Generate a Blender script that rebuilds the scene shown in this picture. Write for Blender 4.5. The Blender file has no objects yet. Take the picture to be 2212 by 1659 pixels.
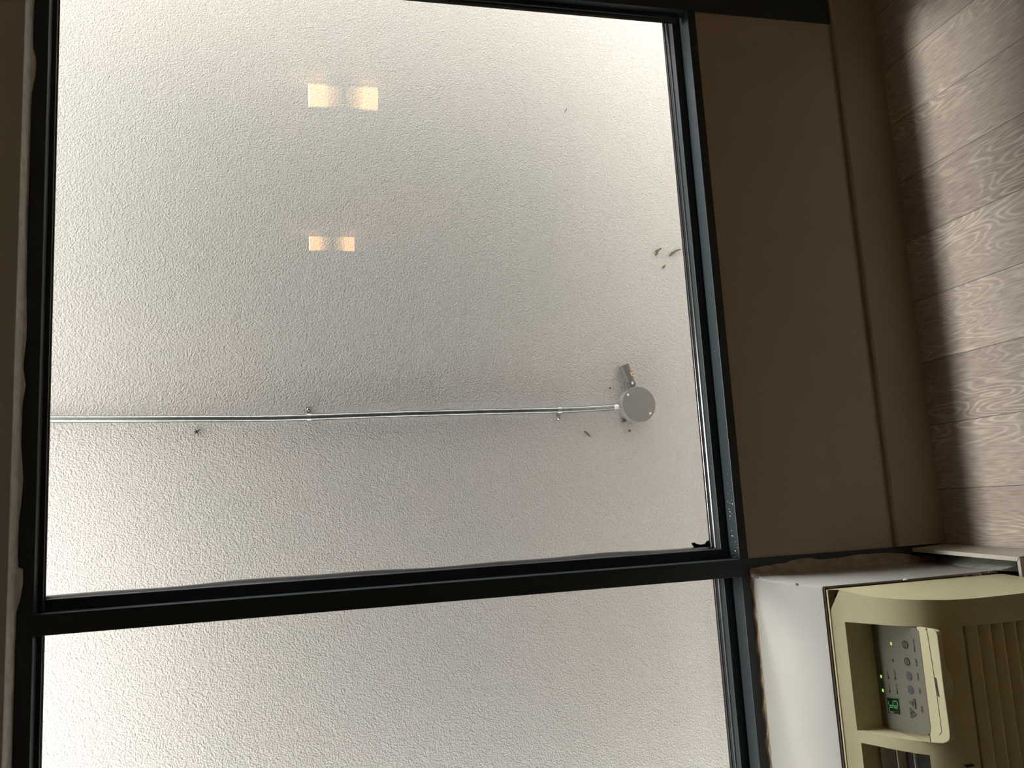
import bpy, bmesh, math, random
from mathutils import Vector, Matrix
random.seed(7)
SC = bpy.context.scene
COL = SC.collection

# ------------------------------------------------------------------ camera
# the phone was held on its side: picture-left is up in the room
cam_d = bpy.data.cameras.new('camera')
cam_d.sensor_fit = 'HORIZONTAL'
cam_d.sensor_width = 36.0
cam_d.lens = 36.0 * 1800.0 / 2212.0
cam_d.clip_start = 0.02
cam = bpy.data.objects.new('camera', cam_d)
COL.objects.link(cam)
M = ((-0.0578, -0.9873, 0.1478), (-0.2322, 0.1573, 0.9599), (-0.9709, 0.0212, -0.2384))
R = Matrix(((M[0][0], -M[0][1], -M[0][2]), (M[1][0], -M[1][1], -M[1][2]), (M[2][0], -M[2][1], -M[2][2])))
cam.matrix_world = Matrix.Translation((0.0, -1.8, 1.52)) @ R.to_4x4()
SC.camera = cam

# ------------------------------------------------------------------ sky, sun, exposure
world = bpy.data.worlds.new('overcast_sky')
SC.world = world
world.use_nodes = True
bg = world.node_tree.nodes['Background']
bg.inputs[0].default_value = (0.985, 0.992, 1.0, 1)
bg.inputs[1].default_value = 8.0
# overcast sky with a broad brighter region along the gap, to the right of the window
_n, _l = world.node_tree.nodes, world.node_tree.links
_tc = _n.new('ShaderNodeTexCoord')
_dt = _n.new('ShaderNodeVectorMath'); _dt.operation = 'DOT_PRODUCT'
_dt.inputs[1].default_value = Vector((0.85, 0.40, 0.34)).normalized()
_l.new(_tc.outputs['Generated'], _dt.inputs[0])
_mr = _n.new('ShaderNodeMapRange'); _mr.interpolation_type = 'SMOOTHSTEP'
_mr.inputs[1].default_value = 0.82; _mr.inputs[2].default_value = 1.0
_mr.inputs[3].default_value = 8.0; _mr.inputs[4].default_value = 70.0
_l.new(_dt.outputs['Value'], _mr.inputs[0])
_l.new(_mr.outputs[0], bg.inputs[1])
sun_d = bpy.data.lights.new('hazy_sun', 'SUN')
sun_d.energy = 5.6
sun_d.angle = math.radians(8)
sun_d.color = (1.0, 0.96, 0.90)
sun = bpy.data.objects.new('hazy_sun', sun_d)
COL.objects.link(sun)
_el = math.radians(77.0)
_dir = Vector((-0.06, -math.cos(_el), -math.sin(_el))).normalized()
sun.rotation_euler = _dir.to_track_quat('-Z', 'Y').to_euler()
SC.view_settings.view_transform = 'Standard'
SC.view_settings.look = 'None'
SC.view_settings.gamma = 1.0
SC.view_settings.use_curve_mapping = False
SC.view_settings.exposure = 0.0
SC.cycles.max_bounces = 10
SC.cycles.diffuse_bounces = 6
SC.cycles.transparent_max_bounces = 12
SC.cycles.sample_clamp_indirect = 6.0


# ------------------------------------------------------------------ materials
def new_mat(name):
    m = bpy.data.materials.new(name)
    m.use_nodes = True
    return m, m.node_tree.nodes, m.node_tree.links, m.node_tree.nodes['Principled BSDF']


def mat_plain(name, col, rough=0.5, metal=0.0, spec=0.5, var=0.0, scale=20.0, bump=0.0, bscale=200.0):
    m, n, l, b = new_mat(name)
    b.inputs['Base Color'].default_value = (*col, 1)
    b.inputs['Roughness'].default_value = rough
    b.inputs['Metallic'].default_value = metal
    b.inputs['Specular IOR Level'].default_value = spec
    tc = n.new('ShaderNodeTexCoord')
    if var > 0:
        no = n.new('ShaderNodeTexNoise')
        no.inputs['Scale'].default_value = scale
        no.inputs['Detail'].default_value = 5
        l.new(tc.outputs['Object'], no.inputs['Vector'])
        r = n.new('ShaderNodeValToRGB')
        r.color_ramp.elements[0].position = 0.3
        r.color_ramp.elements[1].position = 0.7
        r.color_ramp.elements[0].color = (*[c * (1 - var) for c in col], 1)
        r.color_ramp.elements[1].color = (*[min(1, c * (1 + var)) for c in col], 1)
        l.new(no.outputs['Fac'], r.inputs['Fac'])
        l.new(r.outputs['Color'], b.inputs['Base Color'])
    if bump > 0:
        n2 = n.new('ShaderNodeTexNoise')
        n2.inputs['Scale'].default_value = bscale
        n2.inputs['Detail'].default_value = 3
        l.new(tc.outputs['Object'], n2.inputs['Vector'])
        bp = n.new('ShaderNodeBump')
        bp.inputs['Strength'].default_value = bump
        bp.inputs['Distance'].default_value = 0.002
        l.new(n2.outputs['Fac'], bp.inputs['Height'])
        l.new(bp.outputs['Normal'], b.inputs['Normal'])
    return m


def mat_emit(name, col, strength):
    m, n, l, b = new_mat(name)
    b.inputs['Base Color'].default_value = (*[c * 0.5 for c in col], 1)
    b.inputs['Emission Color'].default_value = (*col, 1)
    b.inputs['Emission Strength'].default_value = strength
    return m


def mat_stucco():
    m, n, l, b = new_mat('stucco')
    tc = n.new('ShaderNodeTexCoord')
    big = n.new('ShaderNodeTexNoise')
    big.inputs['Scale'].default_value = 2.2
    big.inputs['Detail'].default_value = 4
    l.new(tc.outputs['Object'], big.inputs['Vector'])
    r = n.new('ShaderNodeValToRGB')
    r.color_ramp.elements[0].position = 0.3
    r.color_ramp.elements[1].position = 0.7
    r.color_ramp.elements[0].color = (0.505, 0.495, 0.467, 1)
    r.color_ramp.elements[1].color = (0.54, 0.51, 0.482, 1)
    l.new(big.outputs['Fac'], r.inputs['Fac'])
    l.new(r.outputs['Color'], b.inputs['Base Color'])
    b.inputs['Roughness'].default_value = 0.95
    b.inputs['Specular IOR Level'].default_value = 0.1
    a = n.new('ShaderNodeTexNoise')
    a.inputs['Scale'].default_value = 235
    a.inputs['Detail'].default_value = 0.8
    a.inputs['Roughness'].default_value = 0.5
    a.inputs['Distortion'].default_value = 0.0
    l.new(tc.outputs['Object'], a.inputs['Vector'])
    bp = n.new('ShaderNodeBump')
    bp.inputs['Strength'].default_value = 1.0
    bp.inputs['Distance'].default_value = 0.0048
    l.new(a.outputs['Fac'], bp.inputs['Height'])
    l.new(bp.outputs['Normal'], b.inputs['Normal'])
    return m


def mat_glass():
    # clear pane: Schlick reflection over a clear pass-through, the same from either side
    m = bpy.data.materials.new('window_glass')
    m.use_nodes = True
    n, l = m.node_tree.nodes, m.node_tree.links
    n.clear()
    out = n.new('ShaderNodeOutputMaterial')
    tr = n.new('ShaderNodeBsdfTransparent')
    tr.inputs['Color'].default_value = (0.985, 0.99, 0.985, 1)
    gl = n.new('ShaderNodeBsdfGlossy')
    gl.inputs['Roughness'].default_value = 0.0
    geo = n.new('ShaderNodeNewGeometry')
    dot = n.new('ShaderNodeVectorMath'); dot.operation = 'DOT_PRODUCT'
    l.new(geo.outputs['Incoming'], dot.inputs[0]); l.new(geo.outputs['Normal'], dot.inputs[1])
    ab = n.new('ShaderNodeMath'); ab.operation = 'ABSOLUTE'; l.new(dot.outputs['Value'], ab.inputs[0])
    om = n.new('ShaderNodeMath'); om.operation = 'SUBTRACT'; om.inputs[0].default_value = 1.0
    l.new(ab.outputs[0], om.inputs[1])
    pw = n.new('ShaderNodeMath'); pw.operation = 'POWER'; pw.inputs[1].default_value = 5.0
    l.new(om.outputs[0], pw.inputs[0])
    ma = n.new('ShaderNodeMath'); ma.operation = 'MULTIPLY_ADD'
    ma.inputs[1].default_value = 0.96; ma.inputs[2].default_value = 0.04
    l.new(pw.outputs[0], ma.inputs[0])
    mx = n.new('ShaderNodeMixShader')
    l.new(ma.outputs[0], mx.inputs[0]); l.new(tr.outputs[0], mx.inputs[1]); l.new(gl.outputs[0], mx.inputs[2])
    l.new(mx.outputs[0], out.inputs['Surface'])
    return m


PLANK = 0.1595
PLANK0 = -0.0135


def mat_floor():
    m, n, l, b = new_mat('vinyl_plank_floor')
    tc = n.new('ShaderNodeTexCoord')
    sep = n.new('ShaderNodeSeparateXYZ'); l.new(tc.outputs['Object'], sep.inputs[0])

    def math_(op, a=None, bb=None, c=None):
        nd = n.new('ShaderNodeMath'); nd.operation = op
        for i, v in enumerate((a, bb, c)):
            if v is None: continue
            if isinstance(v, (int, float)): nd.inputs[i].default_value = v
            else: l.new(v, nd.inputs[i])
        return nd.outputs[0]
    u = math_('DIVIDE', math_('SUBTRACT', sep.outputs['X'], PLANK0), PLANK)
    idx = math_('FLOOR', u)
    fr = math_('SUBTRACT', u, idx)
    wn = n.new('ShaderNodeTexWhiteNoise'); wn.noise_dimensions = '1D'; l.new(idx, wn.inputs['W'])
    rnd = wn.outputs['Value']
    # grain coordinates: stretched along the plank, shifted per plank
    gx = math_('ADD', sep.outputs['X'], math_('MULTIPLY', rnd, 7.3))
    gy = math_('ADD', math_('MULTIPLY', sep.outputs['Y'], 0.20), math_('MULTIPLY', rnd, 3.1))
    cb = n.new('ShaderNodeCombineXYZ'); l.new(gx, cb.inputs[0]); l.new(gy, cb.inputs[1])
    base = n.new('ShaderNodeTexNoise'); base.inputs['Scale'].default_value = 17; base.inputs['Detail'].default_value = 1.6; base.inputs['Roughness'].default_value = 0.35
    l.new(cb.outputs[0], base.inputs['Vector'])
    # contour lines of the slow noise give cathedral figure
    cont = math_('SINE', math_('MULTIPLY', base.outputs['Fac'], 105.0))
    cont = math_('MULTIPLY_ADD', cont, 0.5, 0.5)
    cont = math_('POWER', cont, 3.5)
    fine = n.new('ShaderNodeTexNoise'); fine.inputs['Scale'].default_value = 1.0; fine.inputs['Detail'].default_value = 4
    cb2 = n.new('ShaderNodeCombineXYZ')
    l.new(math_('MULTIPLY', gx, 260.0), cb2.inputs[0]); l.new(math_('MULTIPLY', gy, 110.0), cb2.inputs[1])
    l.new(cb2.outputs[0], fine.inputs['Vector'])
    mask = n.new('ShaderNodeTexNoise'); mask.inputs['Scale'].default_value = 9.0; mask.inputs['Detail'].default_value = 1
    l.new(cb.outputs[0], mask.inputs['Vector'])
    mk = n.new('ShaderNodeMapRange'); mk.inputs[1].default_value = 0.38; mk.inputs[2].default_value = 0.62
    l.new(mask.outputs['Fac'], mk.inputs[0])
    f = math_('ADD', math_('MULTIPLY', math_('MULTIPLY', cont, mk.outputs[0]), 0.33), math_("MULTIPLY", fine.outputs["Fac"], 0.70))
    f = math_('ADD', f, math_('MULTIPLY_ADD', rnd, 0.16, -0.08))
    r = n.new('ShaderNodeValToRGB')
    e = r.color_ramp.elements
    e[0].position = 0.16; e[0].color = (0.26, 0.215, 0.18, 1)
    e[1].position = 0.75; e[1].color = (0.58, 0.515, 0.455, 1)
    x = e.new(0.42); x.color = (0.40, 0.345, 0.297, 1)
    l.new(f, r.inputs['Fac'])
    # seams
    ed = math_('MINIMUM', fr, math_('SUBTRACT', 1.0, fr))
    seam = math_('LESS_THAN', ed, 0.0042)
    # end joints, one per 1.2 m, offset per plank
    v = math_('DIVIDE', math_('ADD', sep.outputs['Y'], math_('MULTIPLY_ADD', rnd, 0.4, 0.75)), 1.2)
    vf = math_('FRACT', v)
    seam2 = math_('LESS_THAN', vf, 0.0014)
    seam = math_('MAXIMUM', seam, seam2)
    mx = n.new('ShaderNodeMix'); mx.data_type = 'RGBA'
    l.new(seam, mx.inputs['Factor']); l.new(r.outputs['Color'], mx.inputs[6])
    mx.inputs[7].default_value = (0.06, 0.045, 0.035, 1)
    l.new(mx.outputs[2], b.inputs['Base Color'])
    b.inputs['Roughness'].default_value = 0.55
    b.inputs['Specular IOR Level'].default_value = 0.35
    return m


M_STUCCO = mat_stucco()
M_GLASS = mat_glass()
M_FACADE_W = mat_plain('white_bounce_facade', (0.78, 0.755, 0.71), rough=0.9)  # unseen facade kept white to bounce light onto the stucco
M_FACADE = mat_plain('grey_low_bounce_facade', (0.24, 0.23, 0.21), rough=0.9)  # unseen right-hand facade darkened to hold bounce off the stucco
M_FLOOR = mat_floor()
M_BLACK = mat_plain('black_anodised_frame', (0.024, 0.034, 0.040), rough=0.42, spec=0.38)
M_RUBBER = mat_plain('black_gasket', (0.008, 0.009, 0.012), rough=0.18, spec=0.6)
M_SEAL = mat_plain('black_sealant', (0.006, 0.005, 0.006), rough=0.7, spec=0.3)
M_CAULK = mat_plain('old_white_caulk', (0.52, 0.49, 0.42), rough=0.7, var=0.18, scale=45, bump=0.4, bscale=140)
M_CAULK_B = mat_plain('beige_caulk', (0.34, 0.28, 0.20), rough=0.75, var=0.22, scale=60, bump=0.5, bscale=160)
M_PAINT = mat_plain('taupe_wall_paint', (0.40, 0.345, 0.265), rough=0.65, spec=0.3, var=0.03, scale=6)
M_BASE = mat_plain('taupe_baseboard_paint', (0.33, 0.28, 0.20), rough=0.5, spec=0.3)
M_HEAD = mat_plain('header_paint', (0.48, 0.475, 0.445), rough=0.7, spec=0.3)
M_CEIL = mat_plain('ceiling_paint', (0.5, 0.48, 0.44), rough=0.8)
M_CONCRETE = mat_plain('pale_concrete', (0.44, 0.41, 0.375), rough=0.9, var=0.1, scale=8)
M_SLEEVE = mat_plain('white_enamel_sleeve', (0.385, 0.373, 0.345), rough=0.45, spec=0.4, var=0.03, scale=9)
M_COVER = mat_plain('yellowed_plastic', (0.62, 0.56, 0.345), rough=0.36, spec=0.5, var=0.03, scale=14)
M_PANEL = mat_plain('grey_control_panel', (0.185, 0.172, 0.13), rough=0.4, spec=0.4)
M_INTAKE_SHADE = mat_plain('intake_shade_dark', (0.055, 0.048, 0.032), rough=0.9)
M_DARK = mat_plain('dark_cavity', (0.012, 0.012, 0.010), rough=0.8)
M_BROWN = mat_plain('brown_gap_foam', (0.06, 0.042, 0.03), rough=0.9, var=0.3, scale=70)
M_LOUVER = mat_plain('louver_grey', (0.50, 0.47, 0.42), rough=0.5)
M_INK = mat_plain('panel_ink', (0.022, 0.019, 0.012), rough=0.6)
M_BUTTON = mat_plain('slate_button', (0.065, 0.07, 0.085), rough=0.5, var=0.15, scale=300)
M_BUTTON_G = mat_plain('grey_green_button', (0.10, 0.11, 0.09), rough=0.5)
M_DISPLAY = mat_plain('display_green_window', (0.004, 0.022, 0.009), rough=0.25)
M_SEG = mat_emit('display_segment', (0.12, 0.42, 0.14), 0.25)
M_LED = mat_emit('green_led', (0.42, 0.95, 0.16), 1.0)
M_GALV = mat_plain('galvanised_steel', (0.42, 0.44, 0.395), rough=0.5, metal=0.3, var=0.25, scale=35)
M_PLINTH = mat_plain('plinth_cream', (0.55, 0.51, 0.44), rough=0.5)
M_CONDUIT = mat_plain('galvanised_conduit', (0.27, 0.28, 0.275), rough=0.33, metal=1.0, var=0.15, scale=60)
M_ZINC = mat_plain('bright_zinc', (0.75, 0.75, 0.73), rough=0.2, metal=1.0)
M_STRAP = mat_plain('dull_zinc', (0.42, 0.43, 0.42), rough=0.35, metal=0.9)
M_BOXGREY = mat_plain('grey_cast_box', (0.205, 0.20, 0.188), rough=0.65, spec=0.3, var=0.04, scale=50)
M_HOLDER = mat_plain('grey_lampholder', (0.12, 0.115, 0.108), rough=0.5)
M_COPPER = mat_plain('copper_contact', (0.72, 0.47, 0.28), rough=0.3, metal=1.0)
M_LEAF = mat_plain('dry_leaf', (0.12, 0.095, 0.065), rough=0.8, var=0.3, scale=200)
M_BUG = mat_plain('dark_bug', (0.02, 0.018, 0.015), rough=0.7)
M_SPECK = mat_plain('white_paint_drop', (0.85, 0.84, 0.80), rough=0.4)
M_BRONZE = mat_plain('sconce_metal', (0.20, 0.18, 0.16), rough=0.4, metal=0.7)
M_SH = [mat_emit('stepped_glow_glass', (1.0, 0.56, 0.23), e) for e in (1.2, 2.2, 3.6, 5.4, 7.8, 11.0)]  # stepped emission paints the shade's glow fading towards the collar
M_BULB = mat_emit('bulb_glow', (1.0, 0.85, 0.55), 22.0)


# ------------------------------------------------------------------ mesh helpers
def make(name, bm, mat, parent=None, smooth=None, bevel=None, seg=2):
    me = bpy.data.meshes.new(name)
    bmesh.ops.recalc_face_normals(bm, faces=bm.faces)
    bm.to_mesh(me); bm.free()
    me.materials.append(mat)
    if smooth is not None:
        for p in me.polygons: p.use_smooth = True
        me.set_sharp_from_angle(angle=math.radians(smooth))
    o = bpy.data.objects.new(name, me)
    COL.objects.link(o)
    if parent is not None:
        o.parent = parent
        o.matrix_parent_inverse = world_of(parent).inverted()
    if bevel:
        md = o.modifiers.new('bevel', 'BEVEL'); md.width = bevel; md.segments = seg
        md.limit_method = 'ANGLE'; md.angle_limit = math.radians(35)
    return o


def world_of(o):
    m = Matrix.LocRotScale(o.location, o.rotation_euler, o.scale)
    if o.parent is not None:
        m = world_of(o.parent) @ o.matrix_parent_inverse @ m
    return m


def tag(o, label=None, cat=None, group=None, kind=None):
    if label: o['label'] = label
    if cat: o['category'] = cat
    if group: o['group'] = group
    if kind: o['kind'] = kind
    return o


def empty(name, loc):
    o = bpy.data.objects.new(name, None)
    o.location = loc; o.empty_display_size = 0.05
    COL.objects.link(o)
    return o


def box(bm, x0, x1, y0, y1, z0, z1):
    v = [bm.verts.new(p) for p in ((x0, y0, z0), (x1, y0, z0), (x1, y1, z0), (x0, y1, z0),
                                   (x0, y0, z1), (x1, y0, z1), (x1, y1, z1), (x0, y1, z1))]
    for f in ((0, 3, 2, 1), (4, 5, 6, 7), (0, 1, 5, 4), (1, 2, 6, 5), (2, 3, 7, 6), (3, 0, 4, 7)):
        bm.faces.new([v[i] for i in f])


def prism(bm, pts, axis, a, b):
    """polygon pts in the two other axes, extruded along axis from a to b"""
    def p3(p, t):
        if axis == 'X': return (t, p[0], p[1])
        if axis == 'Y': return (p[0], t, p[1])
        return (p[0], p[1], t)
    va = [bm.verts.new(p3(p, a)) for p in pts]
    vb = [bm.verts.new(p3(p, b)) for p in pts]
    n = len(pts)
    bm.faces.new(va); bm.faces.new(vb[::-1])
    for i in range(n):
        bm.faces.new((va[i], va[(i + 1) % n], vb[(i + 1) % n], vb[i]))


def frame_of(d):
    d = Vector(d).normalized()
    up = Vector((0, 0, 1)) if abs(d.z) < 0.9 else Vector((1, 0, 0))
    a = d.cross(up).normalized(); b = d.cross(a).normalized()
    return d, a, b


def tube(bm, pts, r, n=14, caps=True):
    rings = []
    pts = [Vector(p) for p in pts]
    rs = r if isinstance(r, (list, tuple)) else [r] * len(pts)
    d0 = (pts[-1] - pts[0]).normalized()
    _, a, b = frame_of(d0)
    for p, rr in zip(pts, rs):
        rings.append([bm.verts.new(p + (a * math.cos(2 * math.pi * i / n) + b * math.sin(2 * math.pi * i / n)) * rr) for i in range(n)])
    for q, s in zip(rings[:-1], rings[1:]):
        for i in range(n):
            bm.faces.new((q[i], q[(i + 1) % n], s[(i + 1) % n], s[i]))
    if caps:
        bm.faces.new(rings[0]); bm.faces.new(rings[-1][::-1])


def lathe(bm, c, d, prof, n=32):
    """revolve (radius, height) list about axis d through c"""
    d, a, b = frame_of(d)
    c = Vector(c)
    rings = []
    for r, h in prof:
        rings.append([bm.verts.new(c + d * h + (a * math.cos(2 * math.pi * i / n) + b * math.sin(2 * math.pi * i / n)) * max(r, 1e-5)) for i in range(n)])
    for q, s in zip(rings[:-1], rings[1:]):
        for i in range(n):
            bm.faces.new((q[i], q[(i + 1) % n], s[(i + 1) % n], s[i]))
    bm.faces.new(rings[0]); bm.faces.new(rings[-1][::-1])


def spline(pts, k=6):
    """Catmull-Rom through pts"""
    out = []
    P = [pts[0]] + list(pts) + [pts[-1]]
    for i in range(1, len(P) - 2):
        p0, p1, p2, p3 = [Vector(q) for q in P[i - 1:i + 3]]
        for j in range(k):
            t = j / k
            out.append(0.5 * ((2 * p1) + (-p0 + p2) * t + (2 * p0 - 5 * p1 + 4 * p2 - p3) * t * t + (-p0 + 3 * p1 - 3 * p2 + p3) * t ** 3))
    out.append(Vector(pts[-1]))
    return out


def one_box(name, mat, parent, dims, bevel=None, smooth=None):
    bm = bmesh.new(); box(bm, *dims)
    return make(name, bm, mat, parent, bevel=bevel, smooth=smooth)


def struct(name, bm, mat, label, cat, bevel=None):
    o = make(name, bm, mat, None, bevel=bevel)
    return tag(o, label, cat, kind='structure')


# ------------------------------------------------------------------ the setting
XL, XR, YB = -1.5, 2.08, -5.6          # room extents
ZH, YH = 2.064, -0.055                 # underside of the header over the window, its room face
ZC = 2.65
bm = bmesh.new(); box(bm, XL, XR, YB, 0.0, -0.06, 0.0)
struct('floor', bm, M_FLOOR, 'grey-brown wood plank floor in front of the window wall', 'floor')
bm = bmesh.new(); box(bm, XL, XR, YB, YH, ZC, ZC + 0.08)
struct('ceiling', bm, M_CEIL, 'pale ceiling of the room, out of the frame above', 'ceiling')
bm = bmesh.new(); box(bm, XL, XR, YB - 0.1, YB, 0.0, ZC)
struct('wall_back', bm, M_PAINT, 'taupe wall behind the viewer, out of the frame', 'wall')
bm = bmesh.new(); box(bm, XL - 0.1, XL, YB, 0.13, 0.0, ZC)
struct('wall_left', bm, M_PAINT, 'taupe side wall far beyond the air conditioner', 'wall')
bm = bmesh.new(); box(bm, XR, XR + 0.1, YB, 0.13, 0.0, ZC)
struct('wall_right', bm, M_PAINT, 'taupe side wall carrying the two lit sconces', 'wall')
bm = bmesh.new()
box(bm, -0.147, 1.275, 0.0, 0.13, 0.0, 0.532)           # panel under the right pane
box(bm, -1.42, -0.187, 0.0, 0.13, 0.0, 0.532)           # behind the air conditioner
box(bm, XL, -1.446, 0.0, 0.13, 0.0, ZH)
box(bm, 1.318, XR, 0.0, 0.13, 0.0, ZH)
struct('wall_front', bm, M_PAINT, 'taupe wall holding the black framed window, dark below the sill', 'wall')
bm = bmesh.new(); box(bm, XL, XR, YH, 0.13, ZH, 3.05)
struct('wall_header', bm, M_HEAD, 'grey-taupe header above the window', 'wall')
bm = bmesh.new()
prism(bm, [(-0.0145, 0.0), (-0.0005, 0.0), (-0.0005, 0.120), (-0.0030, 0.125), (-0.0030, 0.1375), (-0.0105, 0.1375), (-0.0145, 0.133)], 'X', -0.145, XR)
struct('baseboard_front', bm, M_BASE, 'plain taupe baseboard along the wall under the window', 'baseboard')

# outside: a narrow light well closed by a stucco wall
YW = 0.645
STX, STZ = 1.98, 2.65
bm = bmesh.new(); box(bm, -2.2, STX, YW, YW + 0.2, -0.25, STZ)
struct('wall_outside', bm, M_STUCCO, 'pale rough stucco wall seen through the glass', 'wall')
bm = bmesh.new()
box(bm, -1.6, 4.6, 0.131, 0.151, -0.25, 0.53)
box(bm, -1.6, -1.446, 0.131, 0.151, 0.53, 3.05)
box(bm, -1.446, 0.0, 0.131, 0.151, ZH, 3.05)
struct('wall_facade', bm, M_FACADE_W, 'unseen outside skin below and left of the window, white to add bounce light', 'wall')
bm = bmesh.new()
box(bm, 0.0, 4.6, 0.131, 0.151, ZH, 3.05)
box(bm, 1.32, 4.6, 0.131, 0.151, 0.53, ZH)
struct('wall_facade_right', bm, M_FACADE, 'unseen outside skin right of the window, greyed to cut bounce light', 'wall')
bm = bmesh.new(); box(bm, -6, 1.6, 0.13, 4, -0.35, -0.25)
struct('ground', bm, M_CONCRETE, 'pale concrete ground in the gap outside', 'ground')
bm = bmesh.new(); box(bm, 1.6, 8, 0.13, 4, -0.35, -0.25)  # unseen dark ground, added to weaken bounce at the right end
struct('ground_right', bm, mat_plain('dark_low_bounce_ground', (0.06, 0.06, 0.06), rough=0.9, var=0.2, scale=30), 'unseen dark ground added beyond the gap to cut bounce light', 'ground')

# ------------------------------------------------------------------ window
w1 = tag(empty('window_1', (0.56, 0.0, 0.532)), 'large clear pane with the conduit behind it in a black metal frame', 'window', kind='structure')
w2 = tag(empty('window_2', (-0.80, 0.0, 0.532)), 'pane of the black window directly above the air conditioner', 'window', kind='structure')
MR, ML = -0.1465, -0.1865              # mullion room-face edges
JX = 1.236                             # right jamb inner edge
LX = -1.40
YF = -0.004


def rail(name, x0, x1, y0, y1, z0, z1, parent, mat=M_BLACK, bev=0.0012):
    return one_box(name, mat, parent, (x0, x1, y0, y1, z0, z1), bevel=bev)


rail('mullion', ML, MR, YF, 0.125, 0.0, ZH - 0.001, w1)
rail('jamb', JX, JX + 0.083, YF, 0.034, 0.0, ZH - 0.001, w1)
rail('jamb_back', 1.2860, JX + 0.083, 0.034, 0.125, 0.0, ZH - 0.001, w1)
for nm, a, b, par in (('r', MR, JX, w1), ('l', LX, ML, w2)):
    rail('sill_rail', a, b, YF, 0.125, 0.533, 0.5552, par)
    rail('head_rail', a, b, YF, 0.036, 2.034, ZH - 0.001, par)
    rail('head_back', a, b, 0.036, 0.125, 2.052, ZH - 0.001, par)
rail('sill_back', JX + 0.0005, 1.2858, 0.0345, 0.125, 0.533, 0.5552, w1)
rail('head_back', JX + 0.0005, 1.2858, 0.0365, 0.125, 2.052, ZH - 0.001, w1)
rail('jamb', LX - 0.045, LX, YF, 0.125, 0.534, ZH - 0.001, w2)
# glazing stops: sill, sides, head of each pane
for a, b, par in ((MR, 1.2855, w1), (LX, ML, w2)):
    rail('glazing_stop', a, b, 0.045, 0.068, 0.555, 0.575, par)
    rail('glazing_stop', a, min(b, JX), 0.024, 0.0305, 2.0258, 2.0345, par)
rail('glazing_stop', MR - 0.001, -0.1232, 0.045, 0.068, 0.574, 2.03, w1)
rail('glazing_stop', 1.2240, JX + 0.001, 0.016, 0.0205, 0.574, 2.03, w1)
rail('glazing_stop', LX - 0.001, LX + 0.026, 0.045, 0.068, 0.574, 2.03, w2)


def gasket(par, x0, x1):
    bm = bmesh.new()
    prof = [(0.066, 0.566), (0.066, 0.5755), (0.071, 0.579), (0.078, 0.5795), (0.081, 0.5775), (0.084, 0.5805), (0.091, 0.581), (0.098, 0.5775), (0.0995, 0.566)]
    prism(bm, prof, 'X', x0, x1)
    make('gasket', bm, M_RUBBER, par, smooth=50)
    bm = bmesh.new()
    prism(bm, [(0.0305, 2.040), (0.0305, 2.0262), (0.0325, 2.0240), (0.0350, 2.0236), (0.0360, 2.0250), (0.0360, 2.040)], 'X', x0, min(x1, JX))
    make('gasket', bm, M_RUBBER, par, smooth=50)


def gasket_side(par, x_in, s, z0=0.570, z1=2.040):
    """upright gasket with a wavy inner lip; s = +1 when the pane lies towards +X"""
    bm = bmesh.new()
    n = 60
    L = []
    for i in range(n + 1):
        z = z0 + (z1 - z0) * i / n
        w = 0.0085 + 0.0016 * math.sin(z * 9.1) + 0.0010 * math.sin(z * 23 + 1)
        L.append((z, x_in, x_in + s * 0.006, x_in + s * w))
    cols = []
    for z, xa, xb, xc in L:
        cols.append([bm.verts.new(p) for p in ((xa - s * 0.004, 0.066, z), (xa, 0.0665, z), (xb, 0.074, z), (xc, 0.092, z), (xc, 0.0995, z), (xa - s * 0.004, 0.0995, z))])
    for p, q in zip(cols[:-1], cols[1:]):
        for j in range(6):
            bm.faces.new((p[j], p[(j + 1) % 6], q[(j + 1) % 6], q[j]))
    bm.faces.new(cols[0]); bm.faces.new(cols[-1][::-1])
    make('gasket', bm, M_RUBBER, par, smooth=40)


gasket(w1, MR, 1.2855); gasket(w2, LX, ML)
gasket_side(w1, -0.1257, 1)
gasket_side(w2, LX + 0.0245, 1)
# right jamb gasket sits deeper, behind its stop
bm = bmesh.new()
prism(bm, [(1.2260, 0.0200), (1.2235, 0.0215), (1.2195, 0.0255), (1.2165, 0.0300), (1.2200, 0.0325), (1.237, 0.0330), (1.237, 0.0200)], 'Z', 0.570, 2.04)
make('gasket', bm, M_RUBBER, w1, smooth=40)
one_box('glass_pane', M_GLASS, w1, (MR, 1.2855, 0.1000, 0.1060, 0.556, 2.0515))
one_box('glass_pane', M_GLASS, w2, (LX, ML, 0.1000, 0.1060, 0.556, 2.0515))

# smeared black sealant in the lower left corner of the right pane
bm = bmesh.new()
blob = [(-0.100, 0.576), (-0.1015, 0.5798), (-0.1068, 0.586), (-0.1106, 0.5888), (-0.1117, 0.6022), (-0.1083, 0.6137), (-0.1053, 0.6178), (-0.1069, 0.6246), (-0.111, 0.6228),
        (-0.1159, 0.6188), (-0.1186, 0.6279), (-0.1176, 0.6541), (-0.1181, 0.676), (-0.1195, 0.700), (-0.124, 0.700), (-0.124, 0.576)]
prism(bm, [(x - 0.001, z) for x, z in blob], 'Y', 0.0955, 0.0996)
make('sealant_smear', bm, M_SEAL, w1)
bm = bmesh.new()
lathe(bm, (-0.1035, 0.0935, 0.5825), (0, -1, 0), [(0.0018, 0), (0.0015, 0.001), (0.0004, 0.0016)], 10)
make('paint_drop', bm, M_SPECK, w1, smooth=60)

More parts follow.
